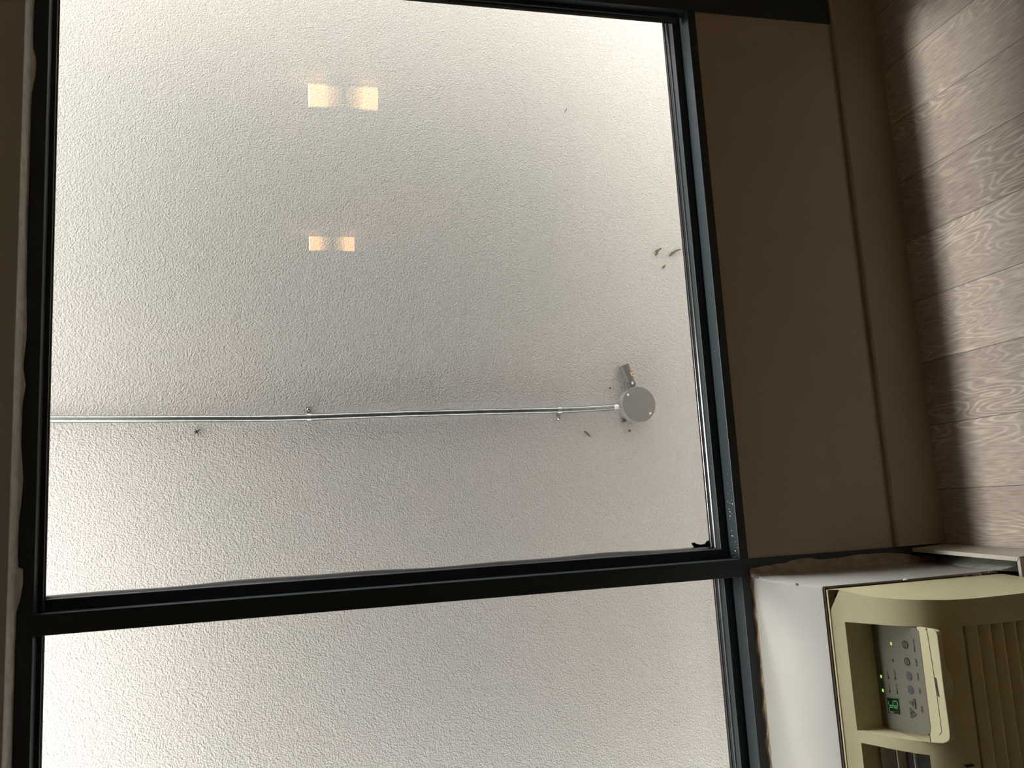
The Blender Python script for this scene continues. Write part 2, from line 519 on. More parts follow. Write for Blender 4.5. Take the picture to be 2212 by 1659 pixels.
# dried white drops on the sill ledge
bm = bmesh.new()
SP = [(-0.0094, 0.0076), (-0.0127, 0.0274), (-0.0186, 0.0054), (-0.0164, 0.0185), (-0.0266, 0.038), (-0.0229, 0.043), (-0.037, 0.0213), (-0.0406, 0.0117), (-0.0539, 0.0238),
      (-0.0813, 0.022), (-0.093, 0.0221), (-0.0936, 0.0163), (-0.1066, 0.0095), (-0.1196, 0.0028), (-0.1279, 0.0129), (-0.1343, 0.0293), (-0.1419, 0.02), (-0.0307, 0.0241), (-0.0471, 0.0219),
      (0.012, 0.01), (0.03, 0.02), (0.052, 0.014), (0.35, 0.018), (0.005, 0.022)]
for i, (x, y) in enumerate(SP):
    r = (0.0007, 0.0012, 0.0017, 0.0009)[i % 4] if i < 19 else 0.0007
    lathe(bm, (x, y, 0.5552), (0, 0, 1), [(r, 0), (r * 0.8, 0.0006), (r * 0.3, 0.0010)], 8)
tag(make('paint_specks', bm, M_SPECK, w1, smooth=60), 'white dried specks on the black sill', kind='stuff')

# ragged caulk hanging over the head of the frame
HS = [(2.05, 2.060), (1.7, 2.062), (1.4, 2.0605), (1.25, 2.063), (1.118, 2.0617), (1.0924, 2.0632), (1.0754, 2.0645), (1.0544, 2.0635), (1.0292, 2.0643), (1.0065, 2.0611), (0.9912, 2.0568), (0.9726, 2.0554), (0.9477, 2.0561),
      (0.9289, 2.0592), (0.9092, 2.062), (0.8075, 2.0635), (0.7076, 2.0627), (0.6387, 2.0642), (0.6094, 2.0627), (0.59, 2.0637), (0.5706, 2.062), (0.5321, 2.062), (0.4938, 2.0615), (0.4274, 2.059),
      (0.3851, 2.059), (0.3339, 2.0632), (0.3061, 2.0595), (0.2969, 2.0575), (0.2602, 2.062), (0.2329, 2.0636), (0.1786, 2.0635), (0.1425, 2.0598), (0.1111, 2.0573), (0.0669, 2.0596), (0.0276, 2.064),
      (-0.0334, 2.064), (-0.0553, 2.0611), (-0.0600, 2.0533), (-0.0861, 2.0527), (-0.1115, 2.0558), (-0.1406, 2.0638), (-0.1871, 2.0635), (-0.2871, 2.0632), (-0.4169, 2.063), (-0.9, 2.062), (-1.4, 2.062)]
bm = bmesh.new()
rows = []
for x, z in HS:
    z = min(z, 2.0630)
    rows.append([bm.verts.new(p) for p in ((x, YH + 0.002, ZH - 0.0006), (x, -0.016, ZH - 0.0014), (x, -0.0085, z), (x, -0.0045, z), (x, -0.0045, ZH - 0.0002), (x, YH + 0.002, ZH - 0.0002))])
for p, q in zip(rows[:-1], rows[1:]):
    for j in range(6):
        bm.faces.new((p[j], p[(j + 1) % 6], q[(j + 1) % 6], q[j]))
bm.faces.new(rows[0]); bm.faces.new(rows[-1][::-1])
tag(make('caulk_bead', bm, M_CAULK, w1), 'ragged off-white caulk along the window head')

# ragged beige caulk between the mullion foot and the air conditioner sleeve
BE = [(-0.1745, 0.5335), (-0.1682, 0.5325), (-0.1669, 0.5123), (-0.1642, 0.4892), (-0.1660, 0.478), (-0.1626, 0.4661), (-0.1626, 0.4415), (-0.1581, 0.4227), (-0.1557, 0.4058), (-0.1554, 0.374), (-0.1611, 0.3495), (-0.1615, 0.3327),
      (-0.1606, 0.3088), (-0.1608, 0.29), (-0.1587, 0.2726), (-0.1572, 0.2465), (-0.1574, 0.2118), (-0.158, 0.17), (-0.161, 0.135), (-0.164, 0.11), (-0.171, 0.08), (-0.170, 0.055), (-0.176, 0.03)]
bm = bmesh.new()
rows = []
for x, z in BE:
    rows.append([bm.verts.new(p) for p in ((x, -0.0046, z), (x - 0.001, -0.0068, z), (-0.1775, -0.0085, z), (-0.1880, -0.0190, z), (-0.1880, -0.0046, z))])
for p, q in zip(rows[:-1], rows[1:]):
    for j in range(5):
        bm.faces.new((p[j], p[(j + 1) % 5], q[(j + 1) % 5], q[j]))
bm.faces.new(rows[0]); bm.faces.new(rows[-1][::-1])
tag(make('caulk_bead', bm, M_CAULK_B, w2), 'cracked beige caulk beside the air conditioner sleeve')
# thin caulk along the back of the sleeve top
bm = bmesh.new()
rows = []
n = 50
for i in range(n + 1):
    x = -0.186 - (1.25 - 0.186) * i / n
    h = 0.0035 + 0.0022 * math.sin(i * 1.9) + (0.0015 if i > 12 else 0)
    rows.append([bm.verts.new(p) for p in ((x, -0.0046, 0.5287), (x, -0.0125 + 0.002 * math.sin(i * 2.7), 0.5287), (x, -0.0046, 0.5305 + h))])
for p, q in zip(rows[:-1], rows[1:]):
    for j in range(3):
        bm.faces.new((p[j], p[(j + 1) % 3], q[(j + 1) % 3], q[j]))
bm.faces.new(rows[0]); bm.faces.new(rows[-1][::-1])
tag(make('caulk_bead', bm, M_CAULK_B, w2), 'thin beige caulk above the air conditioner top')

# ------------------------------------------------------------------ air conditioner
AXL = -1.26
ac = tag(empty('air_conditioner', (-0.72, -0.25, 0.0)),
         'through-wall air conditioner with white sleeve, yellowed cover and cream base below the window', 'air conditioner')
# sleeve: open-fronted white box with a warped top edge
bm = bmesh.new()
SX = -0.190
rows = []
SLB = ((0.0, 0.012), (-0.018, 0.024), (-0.09, 0.056), (-0.163, 0.083), (-0.214, 0.097), (-0.30, 0.108))


def sleeve_bottom(y):
    for (ya, za), (yb, zb) in zip(SLB[:-1], SLB[1:]):
        if yb <= y <= ya: return za + (zb - za) * (ya - y) / (ya - yb)
    return SLB[-1][1]


for y, dx, dz in ((-0.0045, 0.0060, -0.0004), (-0.012, 0.0035, 0.0004), (-0.035, 0.0015, 0.0008), (-0.075, -0.0010, 0.0), (-0.13, -0.0005, 0.0), (-0.19, -0.0012, -0.0012), (-0.24, 0.0, 0.0), (-0.279, 0.0, 0.0)):
    zt = 0.5284 + dz
    rows.append([bm.verts.new(p) for p in ((SX + dx * 0.3 + 0.0018, y, sleeve_bottom(y)), (SX + dx * 0.5, y, 0.30), (SX + dx, y, zt - 0.004), (SX + dx - 0.0012, y, zt - 0.0012), (SX + dx - 0.005, y, zt), (AXL, y, 0.5284), (AXL, y, 0.105))])
for p, q in zip(rows[:-1], rows[1:]):
    for j in range(7):
        bm.faces.new((p[j], p[(j + 1) % 7], q[(j + 1) % 7], q[j]))
bm.faces.new(rows[0]); bm.faces.new(rows[-1][::-1])
tag(make('sleeve', bm, M_SLEEVE, ac, smooth=50), 'white enamelled sleeve')
# chips in the enamel edge
M_CHIP = mat_plain('bare_metal_chip', (0.10, 0.10, 0.12), rough=0.6)
for (x, y, r) in ((-0.1872, -0.026, 0.0075), (-0.1905, -0.188, 0.0055)):
    bm = bmesh.new()
    prism(bm, [(x - .0022, y - r), (x + .0006, y - r * .3), (x + .0004, y + r * .5), (x - .0020, y + r), (x - .0040, y + r * .2), (x - .0030, y - r * .3)], 'Z', 0.5266, 0.52885)
    make('enamel_chip', bm, M_CHIP, ac)
# foam strip in the gap between sleeve and cover
bm = bmesh.new()
box(bm, AXL, SX - 0.0022, -0.2842, -0.2795, 0.11, 0.5262)
make('gap_foam', bm, M_BROWN, ac)

PROF = [(-.2895,.5225),(-.31,.5115),(-.345,.4965),(-.385,.4795),(-.418,.462),(-.443,.441),(-.460,.414),(-.470,.385),(-.4765,.345),(-.478,.302),(-.474,.233),(-.466,.10)]
PS = [(v.x, v.y) for v in spline([(a, b, 0) for a, b in PROF], 6)]
EDGE = [(.5225,-.1945),(.5122,-.1949),(.5047,-.1982),(.4972,-.2013),(.4881,-.2045),(.4788,-.2060),(.4580,-.2078),(.4303,-.2084),(.3948,-.2098),(.3522,-.2101),(.3037,-.2096),(.236,-.2095),(.10,-.2090)]


def edge_x(z):
    for (za, xa), (zb, xb) in zip(EDGE[:-1], EDGE[1:]):
        if zb <= z <= za:
            return xa + (xb - xa) * (za - z) / (za - zb)
    return EDGE[-1][1]


def cut_profile(vals):
    """profile with extra rows where it crosses the given Y values (upper part)"""
    out = []
    for a, b in zip(PS[:-1], PS[1:]):
        out.append(a)
        for v in sorted(vals, reverse=True):
            if b[0] < v < a[0]:
                t = (v - a[0]) / (b[0] - a[0])
                out.append((v, a[1] + (b[1] - a[1]) * t))
    out.append(PS[-1])
    return out


RX0, RX1, RY0, RY1 = -0.458, -0.2562, -0.3140, -0.4385    # control recess
GX0, GX1, GY0, GY1 = -1.20, -0.4800, -0.3190, -0.4340     # air outlet
PZ = 0.452
PC = cut_profile([RY0, RY1, GY0, GY1])


def add_z(P, zc):
    out = [P[0]]
    for a, b in zip(P[:-1], P[1:]):
        if b[1] < zc < a[1]:
            t = (zc - a[1]) / (b[1] - a[1])
            out.append((a[0] + (b[0] - a[0]) * t, zc))
        out.append(b)
    return out


PC = add_z(add_z(PC, 0.3775), 0.13)

XS = [AXL + 0.006, GX0, GX1, RX0, -0.2572, RX1, -0.236]
bm = bmesh.new()
grid = []
for y, z in PC:
    ex = edge_x(z)
    grid.append([bm.verts.new((x, y, z)) for x in XS] + [bm.verts.new((ex, y, z))])
fl_front = len(grid)
for i in range(len(PC) - 1):
    ya = 0.5 * (PC[i][0] + PC[i + 1][0]); za = 0.5 * (PC[i][1] + PC[i + 1][1])
    for j in range(len(XS)):
        xa = 0.5 * (grid[i][j].co.x + grid[i][j + 1].co.x)
        if za > 0.43 and RX0 < xa < RX1 and RY1 < ya < RY0: continue
        if za > 0.43 and GX0 < xa < GX1 and GY1 < ya < GY0: continue
        if 0.13 < za < 0.3775 and GX0 < xa < -0.2570: continue
        if j == len(XS) - 1 and ya > -0.3095:            # notch beside the flange
            continue
        bm.faces.new((grid[i][j], grid[i][j + 1], grid[i + 1][j + 1], grid[i + 1][j]))
# close the notch: triangle from the row end to the side edge
rows_n = [i for i in range(len(PC)) if PC[i][0] > -0.3095]
k = rows_n[-1] + 1
j = len(XS) - 1
for i in rows_n:
    t = (i + 1) / k
bm.faces.new((grid[0][j], grid[k][j + 1], grid[k][j])) if k == 1 else None
if k > 1:
    fan = [grid[i][j] for i in range(k + 1)] + [grid[k][j + 1]]
    bm.faces.new(fan)
# side wall with draft, back to the flange
back = [bm.verts.new((-0.1955, -0.2845, max(0.10, min(0.523, z)))) for y, z in PC]
for i in range(k, len(PC) - 1):
    bm.faces.new((grid[i][-1], grid[i + 1][-1], back[i + 1], back[i]))
bm.faces.new([grid[k][-1]] + [back[i] for i in range(k, -1, -1)])
# rounded-over flange plate
box(bm, AXL, -0.1965, -0.2895, -0.2845, 0.5195, 0.5240)
box(bm, AXL, -0.1965, -0.2875, -0.2845, 0.10, 0.5195)
# recess walls (control pocket)
prof_r = [(y, z) for y, z in PC if RY1 - 1e-9 <= y <= RY0 + 1e-9 and z > 0.43]


def pocket(x0, x1, prof, zb, zb2=None):
    zb2 = zb if zb2 is None else zb2
    t0 = [bm.verts.new((x0, y, z)) for y, z in prof]; t1 = [bm.verts.new((x1, y, z)) for y, z in prof]
    y0, y1 = prof[0][0], prof[-1][0]
    b0a, b0b = bm.verts.new((x0, y0, zb)), bm.verts.new((x0, y1, zb2))
    b1a, b1b = bm.verts.new((x1, y0, zb)), bm.verts.new((x1, y1, zb2))
    bm.faces.new(t0 + [b0b, b0a]); bm.faces.new(t1 + [b1b, b1a])
    bm.faces.new((t0[0], t1[0], b1a, b0a)); bm.faces.new((t0[-1], t1[-1], b1b, b0b))
    bm.faces.new((b0a, b0b, b1b, b1a))


pocket(RX0, RX1, prof_r, PZ - 0.003)
prof_g = [(y, z) for y, z in PC if GY1 - 1e-9 <= y <= GY0 + 1e-9 and z > 0.43]
pocket(GX0, GX1, prof_g, 0.40, 0.38)
cover = tag(make('front_cover', bm, M_COVER, ac, smooth=28), 'yellowed plastic front cover')
# dark interior seen through the notch and the outlet
bm = bmesh.new(); box(bm, -0.26, -0.2045, -0.303, -0.2900, 0.44, 0.5085)
make('cavity', bm, M_DARK, ac)
bm = bmesh.new(); box(bm, GX0 + 0.001, GX1 - 0.0005, GY1 + 0.0005, GY0 - 0.0005, 0.402, 0.406)
make('outlet_cavity', bm, M_DARK, ac)
bm = bmesh.new(); box(bm, GX0 + 0.001, GX1 - 0.0006, GY1 + 0.0005, -0.343, 0.406, 0.4465)
make('outlet_duct', bm, M_DARK, ac)
# outlet vanes
for y in (-0.3270, -0.3600, -0.3930, -0.4240):
    bm = bmesh.new()
    zt = 0.4775 + (y + 0.3133) * 0.33
    prism(bm, [(y + 0.0010, zt), (y - 0.0010, zt), (y - 0.0075, zt - 0.030), (y - 0.0055, zt - 0.030)], 'X', GX0 + 0.002, GX1 - 0.001)
    make('vane', bm, M_LOUVER, ac)

# rim shelf in front of the control pocket, lifted like a lid lip
RIM = [(-.2550, -.4440), (-.2550, -.4870), (-.2572, -.4922), (-.2627, -.4950), (-.315, -.4948), (-.335, -.4940), (-.362, -.4940), (-.380, -.4948), (-.4280, -.4950), (-.4360, -.4935), (-.4415, -.4900), (-.4455, -.4835), (-.4500, -.4740), (-.4560, -.444)]
bm = bmesh.new(); prism(bm, RIM, 'Z', PZ - 0.0095, PZ)
rim = tag(make('lid_lip', bm, M_COVER, ac, bevel=0.0012), 'flat ledge below the control panel')
# seam groove and dark slot on the lip
bm = bmesh.new()
gr = [(-.2575, -.4640), (-.2585, -.4680), (-.2612, -.4706), (-.34, -.4742), (-.4221, -.4755), (-.4315, -.4738), (-.4380, -.4680)]
gp = spline([(a, b, 0) for a, b in gr], 6)
va = [bm.verts.new((p.x, p.y + 0.0006, PZ + 0.0003)) for p in gp]; vb = [bm.verts.new((p.x, p.y - 0.0006, PZ + 0.0003)) for p in gp]
vc = [bm.verts.new((p.x, p.y, PZ - 0.002)) for p in gp]
for i in range(len(gp) - 1):
    bm.faces.new((va[i], va[i + 1], vb[i + 1], vb[i])); bm.faces.new((va[i], va[i + 1], vc[i + 1], vc[i])); bm.faces.new((vb[i], vb[i + 1], vc[i + 1], vc[i]))
make('seam', bm, M_INK, rim)
bm = bmesh.new(); prism(bm, [(-.3375, -.4742), (-.3700, -.4768), (-.3705, -.4812), (-.3395, -.4790)], 'Z', PZ - 0.002, PZ + 0.0004)
make('latch_slot', bm, M_BROWN, rim)
# half-round thumb tab under the lip
bm = bmesh.new()
tp = [(-.352 + .031 * math.cos(a), .4435 - .0165 * math.sin(a)) for a in [math.pi * i / 14 for i in range(15)]]
prism(bm, tp, 'Y', -0.4750, -0.4890)
make('thumb_tab', bm, M_COVER, rim, bevel=0.001)

# control panel
panel_bm = bmesh.new()
pp = [(-.2570, -.3148), (-.2570, -.4375), (-.2585, -.4430), (-.2625, -.4488), (-.34, -.4488), (-.4290, -.4486), (-.4390, -.4455), (-.4450, -.4380), (-.4480, -.4250), (-.4572, -.3450), (-.4574, -.3148)]
prism(panel_bm, pp, 'Z', PZ - 0.0028, PZ + 0.0006)
panel = tag(make('control_panel', panel_bm, M_PANEL, ac), 'grey control panel with buttons and green lights')
TZ = PZ + 0.0008


def text_mesh(name, s, x0, x1, y_base, h, parent, mat=M_INK):
    """flat lettering lying on the panel, read from the front of the unit"""
    cu = bpy.data.curves.new('lettering', 'FONT'); cu.body = s; cu.size = 1.0
    tmp = bpy.data.objects.new('lettering_tmp', cu); COL.objects.link(tmp)
    dg = bpy.context.evaluated_depsgraph_get()
    me = bpy.data.meshes.new_from_object(tmp.evaluated_get(dg))
    bpy.data.objects.remove(tmp)
    xs = [v.co.x for v in me.vertices]; ys = [v.co.y for v in me.vertices]
    ax, bx, ay, by = min(xs), max(xs), min(ys), max(ys)
    for v in me.vertices:
        v.co = Vector((x0 + (x1 - x0) * (v.co.x - ax) / (bx - ax), y_base + h * (v.co.y - ay) / (by - ay), TZ))
    bm = bmesh.new(); bm.from_mesh(me)
    ext = bmesh.ops.extrude_face_region(bm, geom=bm.faces[:])
    bmesh.ops.translate(bm, verts=[g for g in ext['geom'] if isinstance(g, bmesh.types.BMVert)], vec=(0, 0, 0.0003))
    return make(name, bm, mat, parent)


for s, a, b in (('OPERATION', -.3018, -.2768), ('SLEEP', -.3258, -.3130), ('MODE', -.3511, -.3381), ('FAN', -.3738, -.3648), ('TEMP', -.4074, -.3953)):
    text_mesh('lettering', s, a, b, -.4352, .0042, panel)
for s, a, b, y in (('COOL', -.3580, -.3478, -.3306), ('DRY', -.3566, -.3476, -.3504), ('HEAT', -.3538, -.3436, -.3712),
                   ('HIGH', -.3837, -.3740, -.3298), ('LOW', -.3820, -.3730, -.3500), ('AUTO', -.3795, -.3685, -.3716)):
    text_mesh('lettering', s, a, b, y, .0036, panel)


def disc(bm, x, y, r, z0, z1, n=28):
    prism(bm, [(x + r * math.cos(2 * math.pi * i / n), y + r * math.sin(2 * math.pi * i / n)) for i in range(n)], 'Z', z0, z1)


for x, y, plain in ((-.2914, -.4088, 0), (-.3218, -.4085, 0), (-.3472, -.4090, 1), (-.3718, -.4086, 1)):
    bm = bmesh.new(); disc(bm, x, y, .0076, TZ, TZ + .0008)
    bt = make('button', bm, M_BUTTON if plain else M_BUTTON_G, panel, bevel=0.0004)
    if not plain:
        bm = bmesh.new()
        for i in range(28):
            a0, a1 = 2 * math.pi * i / 28, 2 * math.pi * (i + 1) / 28
            q = [(x + r * math.cos(a), y + r * math.sin(a)) for r, a in ((.0072, a0), (.0072, a1), (.0056, a1), (.0056, a0))]
            prism(bm, q, 'Z', TZ + .0008, TZ + .0011)
        box(bm, x - .0056, x + .0056, y - .0007, y + .0007, TZ + .0008, TZ + .0011)
        make('button_mark', bm, M_INK, panel)
# arrow keys: outlined triangles with a small round mark
for cx, cy, s in ((-.3950, -.4108, 1), (-.4140, -.4072, -1)):
    tri = [(cx, cy + s * .0098), (cx - .0092, cy - s * .0066), (cx + .0092, cy - s * .0066)]
    inn = [(cx, cy + s * .0080), (cx - .0077, cy - s * .0056), (cx + .0077, cy - s * .0056)]
    bm = bmesh.new(); prism(bm, tri, 'Z', TZ, TZ + .0006)
    make('arrow_button', bm, M_PANEL, panel, bevel=0.0003)
    bm = bmesh.new()
    for i in range(3):
        jn = (i + 1) % 3
        prism(bm, [tri[i], tri[jn], inn[jn], inn[i]], 'Z', TZ + .0006, TZ + .0010)
    for i in range(16):
        a0, a1 = 2 * math.pi * i / 16, 2 * math.pi * (i + 1) / 16
        prism(bm, [(cx + r * math.cos(a), cy - s * .0014 + r * math.sin(a)) for r, a in ((.0036, a0), (.0036, a1), (.0026, a1), (.0026, a0))], 'Z', TZ + .0006, TZ + .0010)
    box(bm, cx - .0020, cx + .0020, cy - s * .0014 - .0004, cy - s * .0014 + .0004, TZ + .0006, TZ + .0010)
    make('arrow_mark', bm, M_INK, panel)
# lamps
for x, y, on in ((-.2948, -.3692, 1), (-.3621, -.3277, 1), (-.3880, -.3281, 1), (-.3254, -.3686, 0), (-.3603, -.3490, 0), (-.3581, -.3690, 0), (-.3858, -.3485, 0), (-.3839, -.3698, 0)):
    bm = bmesh.new(); box(bm, x - .0026, x + .0026, y - .0012 - .0004 * on, y + .0012 + .0004 * on, TZ, TZ + .0008)
    make('indicator_light', bm, M_LED if on else M_INK, panel)
# two digit display reading 76
bm = bmesh.new(); prism(bm, [(-.3951, -.3708), (-.3998, -.3380), (-.4270, -.3380), (-.4229, -.3708)], 'Z', TZ, TZ + .0006)
disp = make('display', bm, M_DISPLAY, panel)
SEG = {'a': ((0, 1), (1, 1)), 'b': ((1, 1), (1, .5)), 'c': ((1, .5), (1, 0)), 'd': ((0, 0), (1, 0)), 'e': ((0, 0), (0, .5)), 'f': ((0, .5), (0, 1)), 'g': ((0, .5), (1, .5))}
bm = bmesh.new()
for segs, x0 in (('abcf', -.4215), ('afgedc', -.4095)):
    W, H, yb = .0088, .0255, -.3670
    for sgm in segs:
        (ax, ay), (bx, by) = SEG[sgm]
        sh = .0030
        p = Vector((x0 + ax * W + ay * -sh, yb + ay * H)); q = Vector((x0 + bx * W + by * -sh, yb + by * H))
        d = (q - p).normalized(); nn = Vector((-d.y, d.x)) * .0009
        p += d * .0012; q -= d * .0012
        prism(bm, [tuple(p + nn), tuple(q + nn), tuple(q - nn), tuple(p - nn)], 'Z', TZ + .0006, TZ + .0009)
make('display_digits', bm, M_SEG, panel)

# intake louvres on the lower front
for i in range(9):
    z = 0.3770 - 0.0277 * i
    yq = -0.4772 + max(0.0, 0.29 - z) * 0.045
    bm = bmesh.new()
    prism(bm, [(yq + 0.0150, z - 0.004), (yq + 0.0075, z - 0.0065), (yq - 0.0012, z - 0.0215), (yq - 0.0012, z - 0.0255), (yq + 0.0010, z - 0.0265), (yq + 0.0150, z - 0.0120)], 'X', GX0, -0.2574)
    make('intake_louver', bm, M_COVER, ac)
bm = bmesh.new(); box(bm, GX0 - 0.004, -0.2545, -0.4600, -0.4560, 0.128, 0.382)  # dark sheet painted as the shade behind the louvres
make('intake_shade_sheet', bm, M_INTAKE_SHADE, ac)
bm = bmesh.new(); box(bm, -0.4930, -0.4905, -0.4800, -0.4730, 0.398, 0.416)
make('seam_mark', bm, M_INK, ac)
# flake of white paint and crumbs on the gap
bm = bmesh.new()
tube(bm, [(-.1920, -.2795, .340), (-.1905, -.2825, .3395), (-.1900, -.2865, .335)], [.0016, .0022, .0012], 8)
make('paint_flake', bm, M_SPECK, ac, smooth=60)
bm = bmesh.new()
for i in range(26):
    z = 0.21 - 0.10 * random.random()
    x = -0.1965 + 0.006 * random.random(); y = -0.283 + 0.006 * random.random(); r = 0.0012 + 0.0018 * random.random()
    box(bm, x - r, x + r, y - r, y + r * 0.6, z - r * 2, z + r * 2)
tag(make('gap_crumbs', bm, mat_plain('flaked_paint', (0.32, 0.28, 0.26), rough=0.8, var=0.5, scale=150), ac), 'flaking paint and dirt in the gap', kind='stuff')

# plinth below the unit
PH = 0.090
bm = bmesh.new()
lo = [(-.1468, -.0040), (-.1568, -.0040), (-.1615, -.3170), (-.1520, -.3250)]
hi = [(-.1515, -.0040), (-.1605, -.0040), (-.1695, -.3170), (-.1600, -.3250)]
va = [bm.verts.new((x, y, 0.0)) for x, y in lo]; vb = [bm.verts.new((x, y, PH)) for x, y in hi]
bm.faces.new(va[::-1]); bm.faces.new(vb)
for q in range(4):
    bm.faces.new((va[q], va[(q + 1) % 4], vb[(q + 1) % 4], vb[q]))
tag(make('base_side_panel', bm, M_PLINTH, ac, bevel=0.0006), 'cream base panel on the floor')
bm = bmesh.new(); prism(bm, [(-.1705, -.3172), (AXL, -.3172), (AXL, -.3254), (-.1612, -.3254)], 'Z', 0.0, PH)
tag(make('base_front_panel', bm, M_PLINTH, ac, bevel=0.0006), 'cream base panel on the floor')
bm = bmesh.new()
rows = []
for y in (-.006, -.05, -.10, -.15, -.20, -.25, -.296):
    zb = sleeve_bottom(y)
    rows.append([bm.verts.new(p) for p in ((-.1640 - .0085 * (-y / .3), y, .0005), (-.1660 - .0090 * (-y / .3), y, zb * .35), (-.1868, y, zb + .006), (-.1884, y, zb + .005), (-.200, y, .0005))])
for p, q in zip(rows[:-1], rows[1:]):
    for j in range(5):
        bm.faces.new((p[j], p[(j + 1) % 5], q[(j + 1) % 5], q[j]))
bm.faces.new(rows[0]); bm.faces.new(rows[-1][::-1])
tag(make('support_channel', bm, M_GALV, ac, smooth=30), 'galvanised channel under the sleeve')

# ------------------------------------------------------------------ things on the stucco wall
YB0 = YW - 0.004                       # face of the stucco nap
bxo = tag(empty('junction_box', (0.2976, YB0, 0.5205)), 'round grey junction box on the stucco wall at the conduit foot', 'junction box')
bc = Vector((0.2976, YW, 0.5205))
bm = bmesh.new(); lathe(bm, bc, (0, -1, 0), [(.0530, -.001), (.0535, .034), (.0530, .0362)], 48)
make('box_body', bm, M_BOXGREY, bxo, smooth=40)
bm = bmesh.new(); lathe(bm, bc, (0, -1, 0), [(.0553, .0362), (.0556, .0375), (.0553, .0395), (.0545, .0402), (.001, .0404)], 48)
plate = make('cover_plate', bm, M_BOXGREY, bxo, smooth=40)
for x, z in ((.3287, .5541), (.2684, .4855)):
    bm = bmesh.new(); lathe(bm, (x, YW - .0402, z), (0, -1, 0), [(.0042, 0), (.0042, .001), (.0032, .0024), (.0008, .003)], 16)
    sc_ = make('screw', bm, M_ZINC, plate, smooth=50)
one_box('mounting_lug', M_HOLDER, bxo, (.246, .256, YW - .007, YW - .001, .553, .567), bevel=0.002)
# bare floodlight holder on a knuckle, pointing up and right
kn = Vector((0.3640, YW - .022, 0.5335))
hd = Vector((0.0585, 0.0, 0.0195)).normalized()
bm = bmesh.new()
tube(bm, [(.338, YW - .020, .5310), (.3560, YW - .021, .5335)], [.013, .0115], 16)
lathe(bm, kn + Vector((0, .010, 0)), (0, -1, 0), [(.0118, 0), (.0122, .004), (.0122, .018), (.0112, .0200), (.001, .0203)], 24)
knk = make('knuckle', bm, M_HOLDER, bxo, smooth=40)
bm = bmesh.new(); lathe(bm, kn + Vector((.0022, -.0100, .0005)), (0, -1, 0), [(.0048, 0), (.0046, .0015), (.001, .0024)], 16)
make('screw', bm, M_ZINC, knk, smooth=50)
d_, a_, b_ = frame_of(hd)
side = Vector((-hd.z, 0, hd.x))
c0 = kn + hd * .0085; c1 = kn + hd * .0640
bm = bmesh.new()
n = 20
outer = []; inner = []
ring = lambda c, r: [c + (side * math.cos(2 * math.pi * i / n) + Vector((0, 1, 0)) * math.sin(2 * math.pi * i / n)) * r for i in range(n)]
R0, R1, R2, R3 = (ring(c0, .0135), ring(c1, .0165), ring(c1, .0140), ring(c0 + hd * .012, .0115))
rs_ = [[bm.verts.new(p) for p in rr] for rr in (R0, R1, R2, R3)]
for p, q in zip(rs_[:-1], rs_[1:]):
    for i in range(n):
        # a window is left open on the side facing down and outwards to show the contact
        ang = 2 * math.pi * (i + .5) / n
        bm.faces.new((p[i], p[(i + 1) % n], q[(i + 1) % n], q[i]))
bm.faces.new(rs_[0][::-1]); bm.faces.new(rs_[3])
hold = tag(make('lamp_holder', bm, M_HOLDER, bxo, smooth=40), 'grey lamp holder')
bm = bmesh.new()
cw = kn + hd * .030 - side * .0105 + Vector((0, -.0120, 0))
for (u, v, w, h) in ((0, 0, .0075, .0050),):
    q = [cw + hd * (u + s1 * w) + side * (v + s2 * h) for s1, s2 in ((-1, -1), (1, -1), (1, 1), (-1, 1))]
    f = [bm.verts.new(p + Vector((0, -.0012, 0))) for p in q]; g = [bm.verts.new(p + Vector((0, .0050, 0))) for p in q]
    bm.faces.new(f); bm.faces.new(g[::-1])
    for i in range(4): bm.faces.new((f[i], f[(i + 1) % 4], g[(i + 1) % 4], g[i]))
make('copper_contact', bm, M_COPPER, hold, bevel=0.0008)
bm = bmesh.new()
for s1 in (-.002, .0065):
    q = [cw + hd * (s1 + aa) + side * bb for aa, bb in ((-.0012, -.0045), (.0012, -.0045), (.0012, .0005), (-.0012, .0005))]
    f = [bm.verts.new(p + Vector((0, -.0016, 0))) for p in q]; g = [bm.verts.new(p + Vector((0, .0010, 0))) for p in q]
    bm.faces.new(f); bm.faces.new(g[::-1])
    for i in range(4): bm.faces.new((f[i], f[(i + 1) % 4], g[(i + 1) % 4], g[i]))
make('contact_slot', bm, M_DARK, hold)

co = tag(empty('conduit', (0.2939, YW - .018, 0.574)), 'galvanised steel conduit running up the stucco wall from the junction box', 'conduit')
CP = [(.2943, .5880), (.2935, .6050), (.2905, .7000), (.2899, .7726), (.2910, .98), (.2920, 1.2102), (.2916, 1.36), (.2907, 1.517), (.2915, 1.6537), (.2960, 1.82), (.2995, 1.9679), (.3060, 2.1831), (.314, 2.45), (.322, 2.75), (.327, 2.93)]
bm = bmesh.new()
pts = spline([(x, YW - .0165, z) for x, z in CP], 4)
tube(bm, pts, .0094, 18)
make('pipe', bm, M_CONDUIT, co, smooth=60)
bm = bmesh.new()
lathe(bm, (.2948, YW - .0165, .5735), (-.06, 0, 1), [(.0112, 0), (.0115, .003), (.0098, .004), (.0098, .0115), (.0128, .0125), (.0132, .0155), (.0128, .0215), (.0105, .0228)], 10)
make('connector', bm, M_ZINC, co, smooth=30)


